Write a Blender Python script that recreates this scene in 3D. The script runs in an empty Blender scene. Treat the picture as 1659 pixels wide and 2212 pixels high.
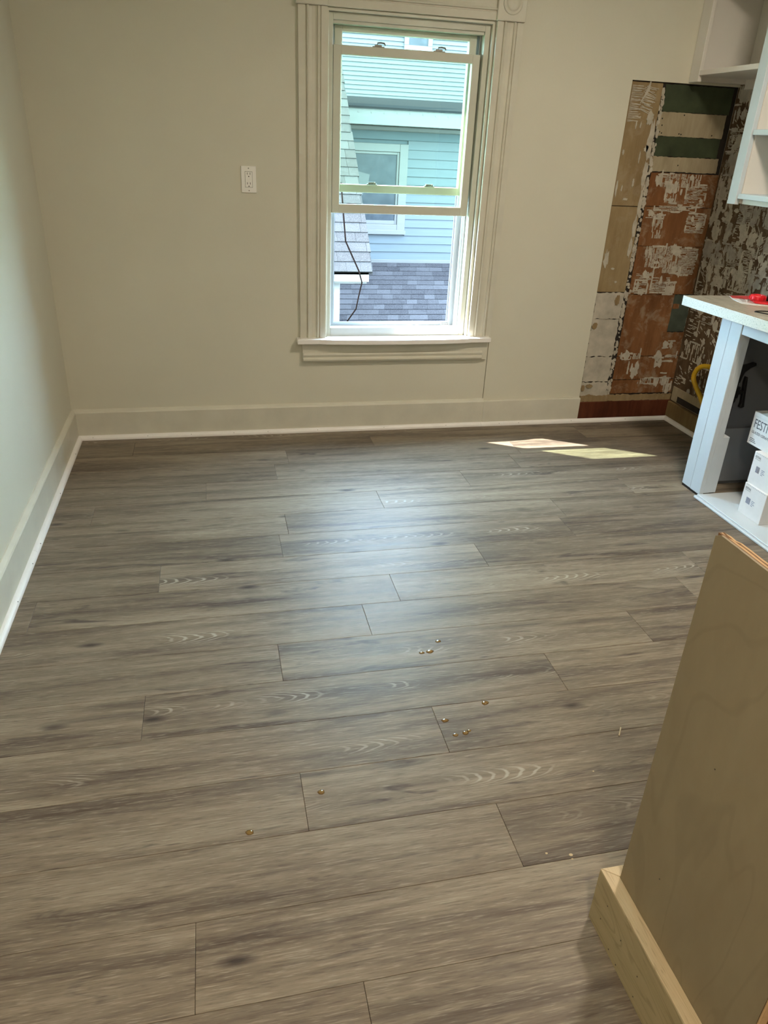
import bpy, bmesh, math, random
from mathutils import Vector, Matrix
random.seed(11)
C = bpy.context.scene.collection
SC = bpy.context.scene
PI = math.pi

# ------------------------------------------------------------------ camera
F_PX, YAW, PITCH, ROLL = 1593.9, 0.2382, 0.4657, 0.0484
CAM = Vector((0.7265, -3.814, 1.4388))
cam_d = bpy.data.cameras.new('camera'); cam = bpy.data.objects.new('camera', cam_d); C.objects.link(cam)
cam_d.sensor_fit = 'HORIZONTAL'; cam_d.sensor_width = 36.0; cam_d.lens = F_PX / 1659.0 * 36.0
cam_d.clip_start = 0.02; cam_d.clip_end = 200
_f = Vector((math.sin(YAW) * math.cos(PITCH), math.cos(YAW) * math.cos(PITCH), -math.sin(PITCH)))
_r = Vector((math.cos(YAW), -math.sin(YAW), 0)); _u = _r.cross(_f)
_r2 = _r * math.cos(ROLL) + _u * math.sin(ROLL); _u2 = _u * math.cos(ROLL) - _r * math.sin(ROLL)
cam.matrix_world = Matrix(((_r2.x, _u2.x, -_f.x, CAM.x), (_r2.y, _u2.y, -_f.y, CAM.y), (_r2.z, _u2.z, -_f.z, CAM.z), (0, 0, 0, 1)))
SC.camera = cam

# ------------------------------------------------------------------ world, sun, exposure
SKY_STRENGTH, SUN_STRENGTH, LAMP_W = 42.0, 28.0, 38.0
w = bpy.data.worlds.new('sky'); SC.world = w; w.use_nodes = True
bg = w.node_tree.nodes['Background']
bg.inputs['Color'].default_value = (0.51, 0.745, 1.0, 1); bg.inputs['Strength'].default_value = SKY_STRENGTH
sun_d = bpy.data.lights.new('sun', 'SUN'); sun_d.energy = SUN_STRENGTH; sun_d.angle = 0.009; sun_d.color = (1.0, 0.97, 0.92)
sun = bpy.data.objects.new('sun', sun_d); C.objects.link(sun)
sun.rotation_euler = Vector((0.68, -0.40, -1.0)).to_track_quat('-Z', 'Y').to_euler(); sun.location = (-6, 3, 9)
SC.view_settings.view_transform = 'Standard'; SC.view_settings.look = 'None'
SC.view_settings.gamma = 1.0; SC.view_settings.use_curve_mapping = False
SC.view_settings.exposure = 0.0

W, YB, ZC = 3.398, -5.3, 2.62          # room width, wall behind the camera, ceiling

# ------------------------------------------------------------------ helpers
class MB:
    def __init__(s): s.v = []; s.f = []
    def box(s, x0, x1, y0, y1, z0, z1):
        b = len(s.v)
        s.v += [(x0,y0,z0),(x1,y0,z0),(x1,y1,z0),(x0,y1,z0),(x0,y0,z1),(x1,y0,z1),(x1,y1,z1),(x0,y1,z1)]
        s.f += [tuple(b+i for i in q) for q in ((0,3,2,1),(4,5,6,7),(0,1,5,4),(1,2,6,5),(2,3,7,6),(3,0,4,7))]
        return s
    def prism(s, pts, fn, t0, t1):
        """closed 2-d outline pts swept from t0 to t1; fn(a,b,t)->xyz"""
        b = len(s.v); n = len(pts)
        s.v += [fn(a, c, t0) for a, c in pts] + [fn(a, c, t1) for a, c in pts]
        for i in range(n):
            j = (i + 1) % n; s.f.append((b+i, b+j, b+n+j, b+n+i))
        s.f.append(tuple(b + i for i in reversed(range(n)))); s.f.append(tuple(b + n + i for i in range(n)))
        return s
    def tube(s, pts, r, n=8):
        b0 = len(s.v); m = len(pts); P = [Vector(p) for p in pts]; up = Vector((0.13, 0.2, 1)).normalized()
        for i, p in enumerate(P):
            d = (P[min(i+1, m-1)] - P[max(i-1, 0)]).normalized()
            a = d.cross(up); a = a.normalized() if a.length > 1e-4 else d.cross(Vector((1, 0, 0))).normalized()
            c = d.cross(a)
            rr = r[i] if isinstance(r, (list, tuple)) else r
            for k in range(n):
                t = 2*PI*k/n; s.v.append(tuple(p + a*rr*math.cos(t) + c*rr*math.sin(t)))
        for i in range(m-1):
            for k in range(n):
                k2 = (k+1) % n
                s.f.append((b0+i*n+k, b0+i*n+k2, b0+(i+1)*n+k2, b0+(i+1)*n+k))
        s.f.append(tuple(b0+k for k in reversed(range(n)))); s.f.append(tuple(b0+(m-1)*n+k for k in range(n)))
        return s
    def lathe(s, prof, org, ax, n=24):
        """prof: (radius, height) along axis ax ('x','y','z') from org"""
        b0 = len(s.v); o = Vector(org)
        for r, h in prof:
            for k in range(n):
                t = 2*PI*k/n; c, d = r*math.cos(t), r*math.sin(t)
                s.v.append(tuple(o + Vector({'x': (h, c, d), 'y': (c, h, d), 'z': (c, d, h)}[ax])))
        for i in range(len(prof)-1):
            for k in range(n):
                k2 = (k+1) % n; s.f.append((b0+i*n+k, b0+i*n+k2, b0+(i+1)*n+k2, b0+(i+1)*n+k))
        s.f.append(tuple(b0+k for k in reversed(range(n)))); s.f.append(tuple(b0+(len(prof)-1)*n+k for k in range(n)))
        return s
    def mesh(s, name, m, bevel=0, smooth=False, origin=None):
        me = bpy.data.meshes.new(name)
        if origin:
            o = Vector(origin); s.v = [tuple(Vector(p) - o) for p in s.v]
        me.from_pydata(s.v, [], s.f)
        bm = bmesh.new(); bm.from_mesh(me); bmesh.ops.recalc_face_normals(bm, faces=bm.faces)
        if bevel:
            es = [e for e in bm.edges if len(e.link_faces) == 2 and e.calc_face_angle(0) > 0.5]
            bmesh.ops.bevel(bm, geom=es, offset=bevel, segments=1, affect='EDGES', clamp_overlap=True)
        bm.to_mesh(me); bm.free()
        me.materials.append(m)
        if smooth:
            for p in me.polygons: p.use_smooth = True
        return me
    def build(s, name, m, parent=None, bevel=0, smooth=False, origin=None):
        me = s.mesh(name, m, bevel, smooth, origin)
        o = bpy.data.objects.new(name, me); C.objects.link(o)
        if origin: o.location = origin
        if parent:
            o.parent = parent
            if parent.type == 'EMPTY' or parent.location.length > 0:
                o.matrix_parent_inverse = Matrix.Translation(-world_loc(parent))
        return o
def world_loc(o):
    l = Vector(o.location)
    if o.parent: l = l if True else l
    return l
def box(name, m, x0, x1, y0, y1, z0, z1, parent=None, bevel=0.0015, origin=None):
    return MB().box(min(x0,x1), max(x0,x1), min(y0,y1), max(y0,y1), min(z0,z1), max(z0,z1)).build(name, m, parent, bevel, origin=origin)
def tag(o, label, cat, group=None, kind=None):
    o['label'] = label; o['category'] = cat
    if group: o['group'] = group
    if kind: o['kind'] = kind
    return o
def empty(name, loc, label, cat, group=None, kind=None):
    o = bpy.data.objects.new(name, None); C.objects.link(o); o.location = loc; o.empty_display_size = 0.05
    return tag(o, label, cat, group, kind)

# ------------------------------------------------------------------ materials
class NT:
    def __init__(s, name):
        s.m = bpy.data.materials.new(name); s.m.use_nodes = True; s.t = s.m.node_tree; s.n = s.t.nodes; s.l = s.t.links
        s.b = s.n['Principled BSDF']; s.out = s.n['Material Output']
    def node(s, typ, **kw):
        n = s.n.new(typ)
        for k, v in kw.items():
            if k in n.inputs.keys() if isinstance(k, str) else False: n.inputs[k].default_value = v
            else: setattr(n, k, v)
        return n
    def link(s, a, b): s.l.new(a, b)
    def coord(s, kind='Object', scale=(1,1,1), rnd=False):
        tc = s.n.new('ShaderNodeTexCoord'); mp = s.n.new('ShaderNodeMapping'); mp.inputs['Scale'].default_value = scale
        src = tc.outputs[kind]
        if rnd:
            oi = s.n.new('ShaderNodeObjectInfo'); mu = s.n.new('ShaderNodeVectorMath'); mu.operation = 'SCALE'
            cb = s.n.new('ShaderNodeCombineXYZ')
            for i, k in enumerate((37.0, 91.0, 53.0)):
                ml = s.n.new('ShaderNodeMath'); ml.operation = 'MULTIPLY'; ml.inputs[1].default_value = k
                s.link(oi.outputs['Random'], ml.inputs[0]); s.link(ml.outputs[0], cb.inputs[i])
            ad = s.n.new('ShaderNodeVectorMath'); ad.operation = 'ADD'
            s.link(src, ad.inputs[0]); s.link(cb.outputs[0], ad.inputs[1]); src = ad.outputs[0]
        s.link(src, mp.inputs['Vector']); return mp.outputs[0]
    def noise(s, vec, scale, detail=4, rough=0.55, dist=0):
        n = s.n.new('ShaderNodeTexNoise'); n.inputs['Scale'].default_value = scale; n.inputs['Detail'].default_value = detail
        n.inputs['Roughness'].default_value = rough; n.inputs['Distortion'].default_value = dist
        if vec is not None: s.link(vec, n.inputs['Vector'])
        return n.outputs['Fac']
    def ramp(s, fac, stops):
        r = s.n.new('ShaderNodeValToRGB'); e = r.color_ramp.elements
        while len(e) < len(stops): e.new(0.5)
        for q, (p, c) in zip(e, stops):
            q.position = p; q.color = tuple(c) + (1,) if len(c) == 3 else c
        s.link(fac, r.inputs[0]); return r.outputs[0]
    def step(s, fac, a, b):
        m = s.n.new('ShaderNodeMapRange'); m.inputs[1].default_value = a; m.inputs[2].default_value = b; s.link(fac, m.inputs[0]); return m.outputs[0]
    def math(s, op, a, b=None):
        m = s.n.new('ShaderNodeMath'); m.operation = op
        for i, v in enumerate((a, b)):
            if v is None: continue
            if isinstance(v, (int, float)): m.inputs[i].default_value = v
            else: s.link(v, m.inputs[i])
        return m.outputs[0]
    def mix(s, fac, a, b, mode='MIX'):
        m = s.n.new('ShaderNodeMix'); m.data_type = 'RGBA'; m.blend_type = mode
        for k, v in (('f', fac), ('a', a), ('b', b)):
            i = {'f': 0, 'a': 6, 'b': 7}[k]
            if isinstance(v, (int, float)): m.inputs[i].default_value = v
            elif isinstance(v, (tuple, list)): m.inputs[i].default_value = tuple(v) + (1,) if len(v) == 3 else v
            else: s.link(v, m.inputs[i])
        return m.outputs[2]
    def color(s, c):
        if isinstance(c, (tuple, list)): s.b.inputs['Base Color'].default_value = tuple(c) + (1,)
        else: s.link(c, s.b.inputs['Base Color'])
    def bump(s, h, strength=0.3, dist=0.002):
        b = s.n.new('ShaderNodeBump'); b.inputs['Strength'].default_value = strength; b.inputs['Distance'].default_value = dist
        s.link(h, b.inputs['Height']); s.link(b.outputs[0], s.b.inputs['Normal'])
    def rough(s, r, spec=None):
        s.b.inputs['Roughness'].default_value = r
        if spec is not None: s.b.inputs['Specular IOR Level'].default_value = spec

def paint(name, c, rough=0.6, var=0.06, scale=3.0, bump=0.15, bscale=60, spec=0.4):
    t = NT(name); v = t.coord()
    n = t.noise(v, scale, 5)
    lo = tuple(x * (1 - var) for x in c); hi = tuple(min(1, x * (1 + var)) for x in c)
    t.color(t.ramp(n, [(0.3, lo), (0.7, hi)])); t.rough(rough, spec)
    if bump: t.bump(t.noise(v, bscale, 3), bump, 0.0015)
    return t.m
def metal(name, c, rough=0.4):
    t = NT(name); t.color(t.ramp(t.noise(t.coord(), 40), [(0.3, tuple(x*0.85 for x in c)), (0.7, c)])); t.rough(rough); t.b.inputs['Metallic'].default_value = 0.8
    return t.m

M = {}
M['wall'] = paint('wall_paint', (0.655, 0.63, 0.515), 0.62, 0.035, 1.6, 0.22, 90)
M['trim'] = paint('trim_paint', (0.645, 0.62, 0.515), 0.42, 0.05, 9, 0.25, 45)
M['white'] = paint('white_trim', (0.90, 0.88, 0.85), 0.38, 0.03, 12, 0.1, 60)
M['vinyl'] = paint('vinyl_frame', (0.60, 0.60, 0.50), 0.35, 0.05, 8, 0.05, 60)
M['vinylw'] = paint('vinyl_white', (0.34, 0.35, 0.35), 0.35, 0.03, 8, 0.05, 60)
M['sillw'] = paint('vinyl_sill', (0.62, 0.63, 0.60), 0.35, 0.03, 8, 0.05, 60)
M['ceil'] = paint('ceiling_paint', (0.80, 0.79, 0.75), 0.8, 0.02, 2, 0.1, 60)
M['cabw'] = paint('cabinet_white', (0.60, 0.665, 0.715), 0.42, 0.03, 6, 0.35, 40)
M['cabshade'] = paint('cabinet_inside_shade', (0.15, 0.155, 0.16), 0.6, 0.06, 6, 0.2, 40)  # dark grey with the shade inside the cabinet put into the colour
M['cabshade2'] = paint('cabinet_board_shade', (0.26, 0.275, 0.29), 0.6, 0.06, 6, 0.2, 40)  # board inside the cabinet, its shade put into a lighter grey
M['cabwarm'] = paint('cabinet_cream', (0.74, 0.71, 0.655), 0.5, 0.03, 4, 0.2, 50)
M['dark'] = paint('dark_gap', (0.025, 0.02, 0.016), 0.9, 0.2, 30, 0)
M['black'] = paint('black_plastic', (0.012, 0.012, 0.012), 0.45, 0.1, 20, 0)
M['plate'] = paint('outlet_plastic', (0.88, 0.87, 0.82), 0.3, 0.01, 8, 0)
M['red'] = paint('red_plastic', (0.72, 0.02, 0.03), 0.3, 0.1, 10, 0)
M['redcard'] = paint('red_card', (0.62, 0.06, 0.07), 0.4, 0.15, 25, 0)
M['paperw'] = paint('white_card', (0.80, 0.80, 0.80), 0.6, 0.03, 25, 0.05)
M['yellow'] = paint('yellow_hose', (0.62, 0.36, 0.015), 0.45, 0.12, 30, 0.1)
M['ink'] = paint('grey_ink', (0.12, 0.13, 0.15), 0.7, 0.1, 30, 0)
M['inkb'] = paint('blue_grey_ink', (0.22, 0.25, 0.36), 0.7, 0.1, 30, 0)
M['nail'] = paint('nail_head', (0.06, 0.05, 0.045), 0.6, 0.1, 30, 0)
M['cable'] = paint('cable_sheath', (0.008, 0.005, 0.004), 0.8, 0.1, 30, 0, spec=0.0)
M['latch'] = metal('latch_metal', (0.30, 0.29, 0.26), 0.4)
M['mortar'] = paint('tile_adhesive', (0.47, 0.43, 0.35), 0.9, 0.16, 25, 0.6, 80, 0.1)
M['mortar2'] = paint('tile_adhesive_grey', (0.36, 0.33, 0.275), 0.9, 0.2, 25, 0.6, 80, 0.1)
M['plaster'] = paint('old_plaster', (0.46, 0.42, 0.345), 0.9, 0.2, 14, 0.9, 35, 0.1)
M['green'] = paint('old_green_paint', (0.040, 0.053, 0.026), 0.55, 0.35, 10, 0.4, 40)
M['greygreen'] = paint('grey_green_paint', (0.06, 0.075, 0.055), 0.7, 0.3, 14, 0.4, 40)

def stained(name, c0, c1, c2, rough=0.75, film=0.0):
    t = NT(name); v = t.coord(rnd=True, scale=(1, 1, 0.35))
    a = t.noise(v, 9, 6, 0.65); b = t.noise(t.coord(rnd=True, scale=(1, 1, 0.12)), 46, 4)
    c = t.ramp(a, [(0.3, c0), (0.52, c1), (0.75, c2)])
    c = t.mix(0.35, c, t.ramp(b, [(0.3, c0), (0.7, c2)]))
    if film: c = t.mix(t.math('MULTIPLY', t.step(t.noise(t.coord(rnd=True), 13, 6, 0.7, 0.5), 0.52, 0.66), film), c, (0.36, 0.29, 0.20))
    t.color(c); t.rough(rough, 0.2); t.bump(b, 0.3, 0.001)
    return t.m
M['cream'] = stained('old_cream_paint', (0.25, 0.20, 0.125), (0.37, 0.31, 0.205), (0.45, 0.385, 0.265), 0.6)
M['tan'] = stained('tan_hardboard', (0.20, 0.135, 0.065), (0.28, 0.20, 0.10), (0.36, 0.27, 0.15), film=0.4)
M['hard'] = stained('orange_hardboard', (0.115, 0.045, 0.015), (0.20, 0.085, 0.03), (0.29, 0.14, 0.06), film=0.5)
M['brown'] = stained('brown_hardboard', (0.055, 0.033, 0.017), (0.095, 0.06, 0.032), (0.15, 0.10, 0.058), film=0.35)
M['redwood'] = stained('dark_red_board', (0.05, 0.013, 0.006), (0.095, 0.026, 0.012), (0.15, 0.05, 0.022), 0.5)
M['mdf'] = stained('tan_fibreboard', (0.17, 0.11, 0.045), (0.22, 0.15, 0.065), (0.27, 0.19, 0.09))

def plank_material():
    t = NT('oak_vinyl_plank')
    oi = t.n.new('ShaderNodeObjectInfo'); rnd = oi.outputs['Random']
    v1 = t.coord(rnd=True, scale=(0.55, 6.5, 1)); v2 = t.coord(rnd=True, scale=(1.6, 38.0, 1)); v3 = t.coord(rnd=True, scale=(14, 230, 1))
    a = t.noise(v1, 1.9, 4, 0.55, 0.7); b = t.noise(v2, 1.5, 6, 0.7, 0.3); c = t.noise(v3, 1.4, 3, 0.6)
    col = t.ramp(a, [(0.36, (0.090, 0.068, 0.051)), (0.45, (0.165, 0.130, 0.094)), (0.54, (0.228, 0.184, 0.132)), (0.66, (0.285, 0.237, 0.174))])
    col = t.mix(0.33, col, t.ramp(b, [(0.35, (0.075, 0.057, 0.044)), (0.5, (0.175, 0.140, 0.102)), (0.65, (0.30, 0.252, 0.19))]))
    # cerused fine pores
    col = t.mix(t.math('MULTIPLY', t.step(c, 0.55, 0.70), 0.55), col, (0.37, 0.325, 0.255))
    col = t.mix(t.math('MULTIPLY', t.step(c, 0.45, 0.32), 0.50), col, (0.075, 0.056, 0.043))
    # cathedral arches on some planks: level sets of x + k*y^2
    tc = t.n.new('ShaderNodeTexCoord'); sp = t.n.new('ShaderNodeSeparateXYZ'); t.link(tc.outputs['Object'], sp.inputs[0])
    yo = t.math('ADD', sp.outputs['Y'], t.math('MULTIPLY', t.math('SUBTRACT', rnd, 0.5), 0.07))
    wob = t.math('MULTIPLY', t.math('SUBTRACT', t.noise(t.coord(rnd=True, scale=(1.2, 9, 1)), 3, 3), 0.5), 0.10)
    lev = t.math('ADD', t.math('ADD', sp.outputs['X'], t.math('MULTIPLY', t.math('MULTIPLY', yo, yo), 120.0)), wob)
    arch = t.math('SINE', t.math('MULTIPLY', lev, 150.0))
    am = t.math('MULTIPLY', t.step(arch, 0.45, 0.95), t.step(t.math('ABSOLUTE', yo), 0.052, 0.02))
    sel = t.math('MULTIPLY', t.step(t.math('FRACT', t.math('MULTIPLY', rnd, 7.13)), 0.58, 0.66), t.step(t.noise(t.coord(rnd=True, scale=(1.4, 3, 1)), 2.2, 2), 0.50, 0.60))
    col = t.mix(t.math('MULTIPLY', t.math('MULTIPLY', am, sel), 0.55), col, (0.50, 0.45, 0.37))
    # dark mineral streaks and knots
    vk = t.coord(rnd=True, scale=(1.5, 11.0, 1)); kn = t.noise(vk, 2.1, 4, 0.62, 0.9)
    col = t.mix(t.math('MULTIPLY', t.step(kn, 0.60, 0.72), 0.8), col, (0.050, 0.038, 0.034))
    vo = t.n.new('ShaderNodeTexVoronoi'); vo.inputs['Scale'].default_value = 1.0; t.link(t.coord(rnd=True, scale=(2.6, 8.0, 1)), vo.inputs['Vector'])
    col = t.mix(t.math('MULTIPLY', t.step(vo.outputs['Distance'], 0.13, 0.03), 0.85), col, (0.030, 0.023, 0.022))
    vt = t.n.new('ShaderNodeTexVoronoi'); vt.inputs['Scale'].default_value = 1.0; t.link(t.coord(rnd=True, scale=(1.3, 13.0, 1)), vt.inputs['Vector'])
    col = t.mix(t.math('MULTIPLY', t.step(vt.outputs['Distance'], 0.24, 0.0), t.math('MULTIPLY', t.step(b, 0.40, 0.60), 0.9)), col, (0.045, 0.034, 0.029))
    hs = t.n.new('ShaderNodeHueSaturation'); t.link(col, hs.inputs['Color'])
    hs.inputs['Saturation'].default_value = 1.0
    t.link(t.step(rnd, -0.1, 1.1), hs.inputs['Value']); 
    mr = hs.inputs['Value'].links[0].from_node; mr.inputs[3].default_value = 0.91; mr.inputs[4].default_value = 1.13
    t.color(hs.outputs[0]); t.rough(0.40, 0.22)
    rr = t.step(b, 0.2, 0.8); rm = rr.node; rm.inputs[3].default_value = 0.39; rm.inputs[4].default_value = 0.54; t.link(rr, t.b.inputs['Roughness'])
    t.bump(t.math('ADD', t.math('MULTIPLY', c, 0.7), t.math('MULTIPLY', b, 0.6)), 0.22, 0.0012)
    return t.m
M['plank'] = plank_material()

def veneer(name, c0, c1, c2, axis_scale, line=0.5, rough=0.5):
    """plain-sliced veneer: broad figure plus wavy dark lines"""
    t = NT(name); v = t.coord(scale=axis_scale, rnd=True)
    a = t.noise(v, 3.0, 5, 0.6, 0.8); f = t.noise(v, 26, 4, 0.6)
    col = t.mix(0.3, t.ramp(a, [(0.3, c0), (0.55, c1), (0.75, c2)]), t.ramp(f, [(0.3, c0), (0.7, c2)]))
    w = t.math('SINE', t.math('MULTIPLY', t.noise(v, 1.6, 3, 0.55, 1.3), 62.0))
    col = t.mix(t.math('MULTIPLY', t.step(w, 0.80, 1.0), line), col, tuple(x * 0.55 for x in c0))
    t.color(col); t.rough(rough, 0.35); t.bump(f, 0.12, 0.0008); return t.m
M['ply'] = veneer('birch_ply_face', (0.26, 0.212, 0.135), (0.29, 0.24, 0.155), (0.32, 0.268, 0.175), (1, 1.6, 0.7), 0.16)
M['pine'] = veneer('pine_board', (0.38, 0.31, 0.175), (0.43, 0.355, 0.21), (0.48, 0.40, 0.245), (6, 0.8, 5), 0.35)
M['pinetop'] = veneer('pine_edge', (0.47, 0.36, 0.21), (0.54, 0.42, 0.26), (0.60, 0.48, 0.31), (14, 0.9, 6), 0.4)
M['oakwood'] = veneer('orange_oak', (0.17, 0.072, 0.022), (0.22, 0.10, 0.035), (0.28, 0.14, 0.05), (1, 3, 9), 0.5, 0.45)
M['plyedge'] = paint('ply_edge_light', (0.55, 0.36, 0.19), 0.7, 0.12, 60, 0.3)
M['plyedged'] = paint('ply_edge_dark', (0.20, 0.11, 0.055), 0.8, 0.2, 60, 0.3)

def laminate():
    t = NT('speckled_laminate'); v = t.coord(scale=(5, 1.4, 5)); a = t.noise(v, 9, 6, 0.7, 0.6); b = t.noise(t.coord(), 130, 3)
    c = t.ramp(a, [(0.35, (0.33, 0.28, 0.215)), (0.5, (0.45, 0.40, 0.32)), (0.65, (0.56, 0.50, 0.42))])
    t.color(t.mix(t.math('MULTIPLY', t.step(b, 0.60, 0.72), 0.35), c, (0.25, 0.2, 0.15))); t.rough(0.28, 0.5); return t.m
M['lam'] = laminate()
def speck():
    t = NT('white_speckled_edge'); b = t.noise(t.coord(scale=(1, 1.6, 1)), 150, 3); 
    t.color(t.ramp(b, [(0.36, (0.50, 0.56, 0.54)), (0.46, (0.76, 0.79, 0.75))])); t.rough(0.5); t.bump(b, 0.3, 0.001); return t.m
M['edge'] = speck()
def shingle(name, c0, c1, c2):
    t = NT(name); oi = t.n.new('ShaderNodeObjectInfo')
    base = t.ramp(oi.outputs['Random'], [(0.0, c0), (0.5, c1), (1.0, c2)])
    n = t.noise(t.coord(rnd=True), 170, 3, 0.7); n2 = t.noise(t.coord(rnd=True), 12, 3)
    col = t.mix(t.step(n, 0.42, 0.68), base, tuple(min(1, x * 1.65) for x in c2)); col = t.mix(t.math('MULTIPLY', t.step(n2, 0.55, 0.75), 0.3), col, c0)
    t.color(col); t.rough(1.0, 0.0); t.bump(n, 0.5, 0.002); return t.m
M['sh_l'] = shingle('grey_tan_shingle', (0.0186, 0.0167, 0.0155), (0.0236, 0.0217, 0.0205), (0.0291, 0.0273, 0.0260))
M['sh_g'] = shingle('slate_grey_shingle', (0.0105, 0.0095, 0.0100), (0.0185, 0.0168, 0.0172), (0.0320, 0.0295, 0.0300))
M['sh_d'] = shingle('dark_shingle', (0.0056, 0.0060, 0.0064), (0.0072, 0.0076, 0.0080), (0.0096, 0.0100, 0.0104))
def siding(name, c):
    t = NT(name); a = t.noise(t.coord(rnd=True, scale=(1, 4, 14)), 2.5, 5); oi = t.n.new('ShaderNodeObjectInfo')
    t.color(t.ramp(a, [(0.3, tuple(x*0.93 for x in c)), (0.7, tuple(min(1, x*1.05) for x in c))])); t.rough(0.6, 0.3); return t.m
M['blue'] = siding('blue_clapboard', (0.036, 0.044, 0.046))
M['blued'] = siding('blue_frieze', (0.0232, 0.0348, 0.0371))
M['pale'] = siding('pale_blue_siding', (0.042, 0.045, 0.046))
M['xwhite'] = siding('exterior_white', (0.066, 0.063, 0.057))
M['eavew'] = siding('exterior_white_lit', (0.19, 0.18, 0.165))  # brighter copy of the exterior white, strong daylight put into the colour
M['curt'] = siding('net_curtain', (0.045, 0.045, 0.043))
M['grass'] = paint('lawn', (0.08, 0.13, 0.04), 0.95, 0.4, 2, 0.5, 20)

def glass(name, tint, refl=0.06):
    t = NT(name); t.n.remove(t.b)
    tr = t.n.new('ShaderNodeBsdfTransparent'); tr.inputs[0].default_value = tuple(tint) + (1,)
    gl = t.n.new('ShaderNodeBsdfGlossy'); gl.inputs['Roughness'].default_value = 0.02; gl.inputs[0].default_value = (0.9, 0.95, 0.93, 1)
    lw = t.n.new('ShaderNodeLayerWeight'); fc_ = t.math('ADD', t.math('MULTIPLY', t.math('POWER', lw.outputs['Facing'], 5.0), 0.5), 0.02)
    mx = t.n.new('ShaderNodeMixShader'); t.link(fc_, mx.inputs[0]); t.link(tr.outputs[0], mx.inputs[1]); t.link(gl.outputs[0], mx.inputs[2])
    t.link(mx.outputs[0], t.out.inputs['Surface']); return t.m
M['glass'] = glass('sash_glass', (0.935, 0.985, 0.925))
def darkglass():
    t = NT('neighbour_pane'); n = t.noise(t.coord(), 5, 6, 0.7)
    t.color(t.ramp(n, [(0.3, (0.012, 0.015, 0.017)), (0.7, (0.03, 0.034, 0.036))])); t.rough(0.25, 0.12); return t.m
M['pane'] = darkglass()
M['blister'] = glass('clear_blister', (0.93, 0.90, 0.90))

# ------------------------------------------------------------------ room shell
WX0, WX1, WZ0, WZ1, YO = 1.288, 2.063, 0.505, 1.945, 0.16      # window opening; outer wall face
def struct(o, label, cat): return tag(o, label, cat, kind='structure')
floor = struct(box('floor', M['dark'], -0.1, W+0.1, YB-0.1, 0.1, -0.12, -0.006, bevel=0), 'floor of greyish brown oak planks', 'floor')
wb = MB()
wb.box(-0.15, WX0, 0, YO, -0.1, ZC); wb.box(WX1, 2.1955, 0, YO, -0.1, ZC)
wb.box(WX0, WX1, 0, YO, -0.1, WZ0); wb.box(WX0, WX1, 0, YO, WZ1, ZC); wb.box(2.1955, W+0.15, 0.014, YO, -0.1, ZC)
wall_back = struct(wb.build('wall_back', M['wall']), 'beige painted wall around the window with stripped corner', 'wall')
MB().prism([(2.199, 0.0), (2.797, 0.0), (2.797, 1.757), (W, 1.757), (W, ZC), (2.199, ZC)], lambda a, c, t: (a, t, c), 0.0, 0.014).build('drywall_sheet', M['wall'], wall_back, 0.001)
wall_left = struct(box('wall_left', M['wall'], -0.15, 0, YB-0.1, 0, -0.1, ZC, bevel=0), 'plain pale wall with baseboard and white quarter round', 'wall')
wall_right = struct(box('wall_right', M['brown'], W, W+0.15, YB-0.1, 0.014, -0.1, ZC, bevel=0), 'brown stripped wall covered in old tile adhesive', 'wall')
# wall behind the camera
wf = MB().box(-0.15, W+0.15, YB-0.15, YB, -0.1, ZC)
struct(wf.build('wall_front', M['wall']), 'plain beige wall behind the camera', 'wall')
struct(box('ceiling', M['ceil'], -0.15, W+0.15, YB-0.15, YO, ZC, ZC+0.1, bevel=0), 'flat white ceiling', 'ceiling')

# ---- planks, laid out on the rows and joints of the photograph
PITCH_R, Y0R, LP = 0.1804, -0.455, 1.219
joints = {-3: 0.55, -2: 0.30, -1: 1.05, 0: 0.977, 1: 0.651, 2: 0.193, 3: 0.975, 4: 0.935, 5: 0.485, 6: 0.092, 7: 1.172, 8: 0.866, 9: 0.476, 10: 1.271,
          11: 0.874, 12: 0.115, 13: 0.62, 14: 0.933}
for k in range(-3, 27):
    ytop = min(Y0R - k*PITCH_R, -0.004); ybot = Y0R - (k+1)*PITCH_R
    if ybot < YB: ybot = YB + 0.002
    if ytop - ybot < 0.01: continue
    j = joints.get(k, random.uniform(0, LP)); xs = [0.004]; x = j - 3*LP
    while x < W:
        if 0.03 < x < W-0.03: xs.append(x)
        x += LP
    xs.append(W-0.004); g = 0.0004
    for a, b in zip(xs, xs[1:]):
        cx, cy = (a+b)/2, (ytop+ybot)/2
        MB().box(a+g, b-g, ybot+g, ytop-g, -0.0058, 0.0).build('plank', M['plank'], floor, 0.0007, origin=(cx, cy, 0))

# ---- baseboards and quarter round
BP = [(0, 0), (0.02, 0), (0.02, 0.140), (0.017, 0.146), (0.004, 0.156), (0, 0.156)]
fb = lambda a, c, t: (t, -a, c)
fl = lambda a, c, t: (a, t, c)
fr = lambda a, c, t: (W-a, t, c)
struct(MB().prism(BP, fb, 0.0, 2.199).build('baseboard_back', M['trim']), 'beige baseboard under the window', 'baseboard')
struct(MB().prism([(0,0),(0.021,0),(0.021,0.143),(0.019,0.146),(0,0.146)], fb, 2.1995, 2.795).build('baseboard_back.001', M['trim']), 'beige baseboard under the sheet right of the window', 'baseboard')
struct(MB().prism(BP, fl, YB, -0.0).build('baseboard_left', M['trim']), 'beige baseboard along the plain wall', 'baseboard')
QR = [(0, 0), (0.0185, 0)] + [(0.0185*math.cos(t), 0.004+0.0175*math.sin(t)) for t in [i*PI/12 for i in range(0, 7)]] 
def qround(name, fn, t0, t1, off, m, label):
    return struct(MB().prism([(off+a, c) for a, c in QR], fn, t0, t1).build(name, m), label, 'quarter round')
q1 = qround('trim_1', fb, 0.02, 2.19, 0.02, M['white'], 'white quarter round below the window baseboard')
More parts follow.
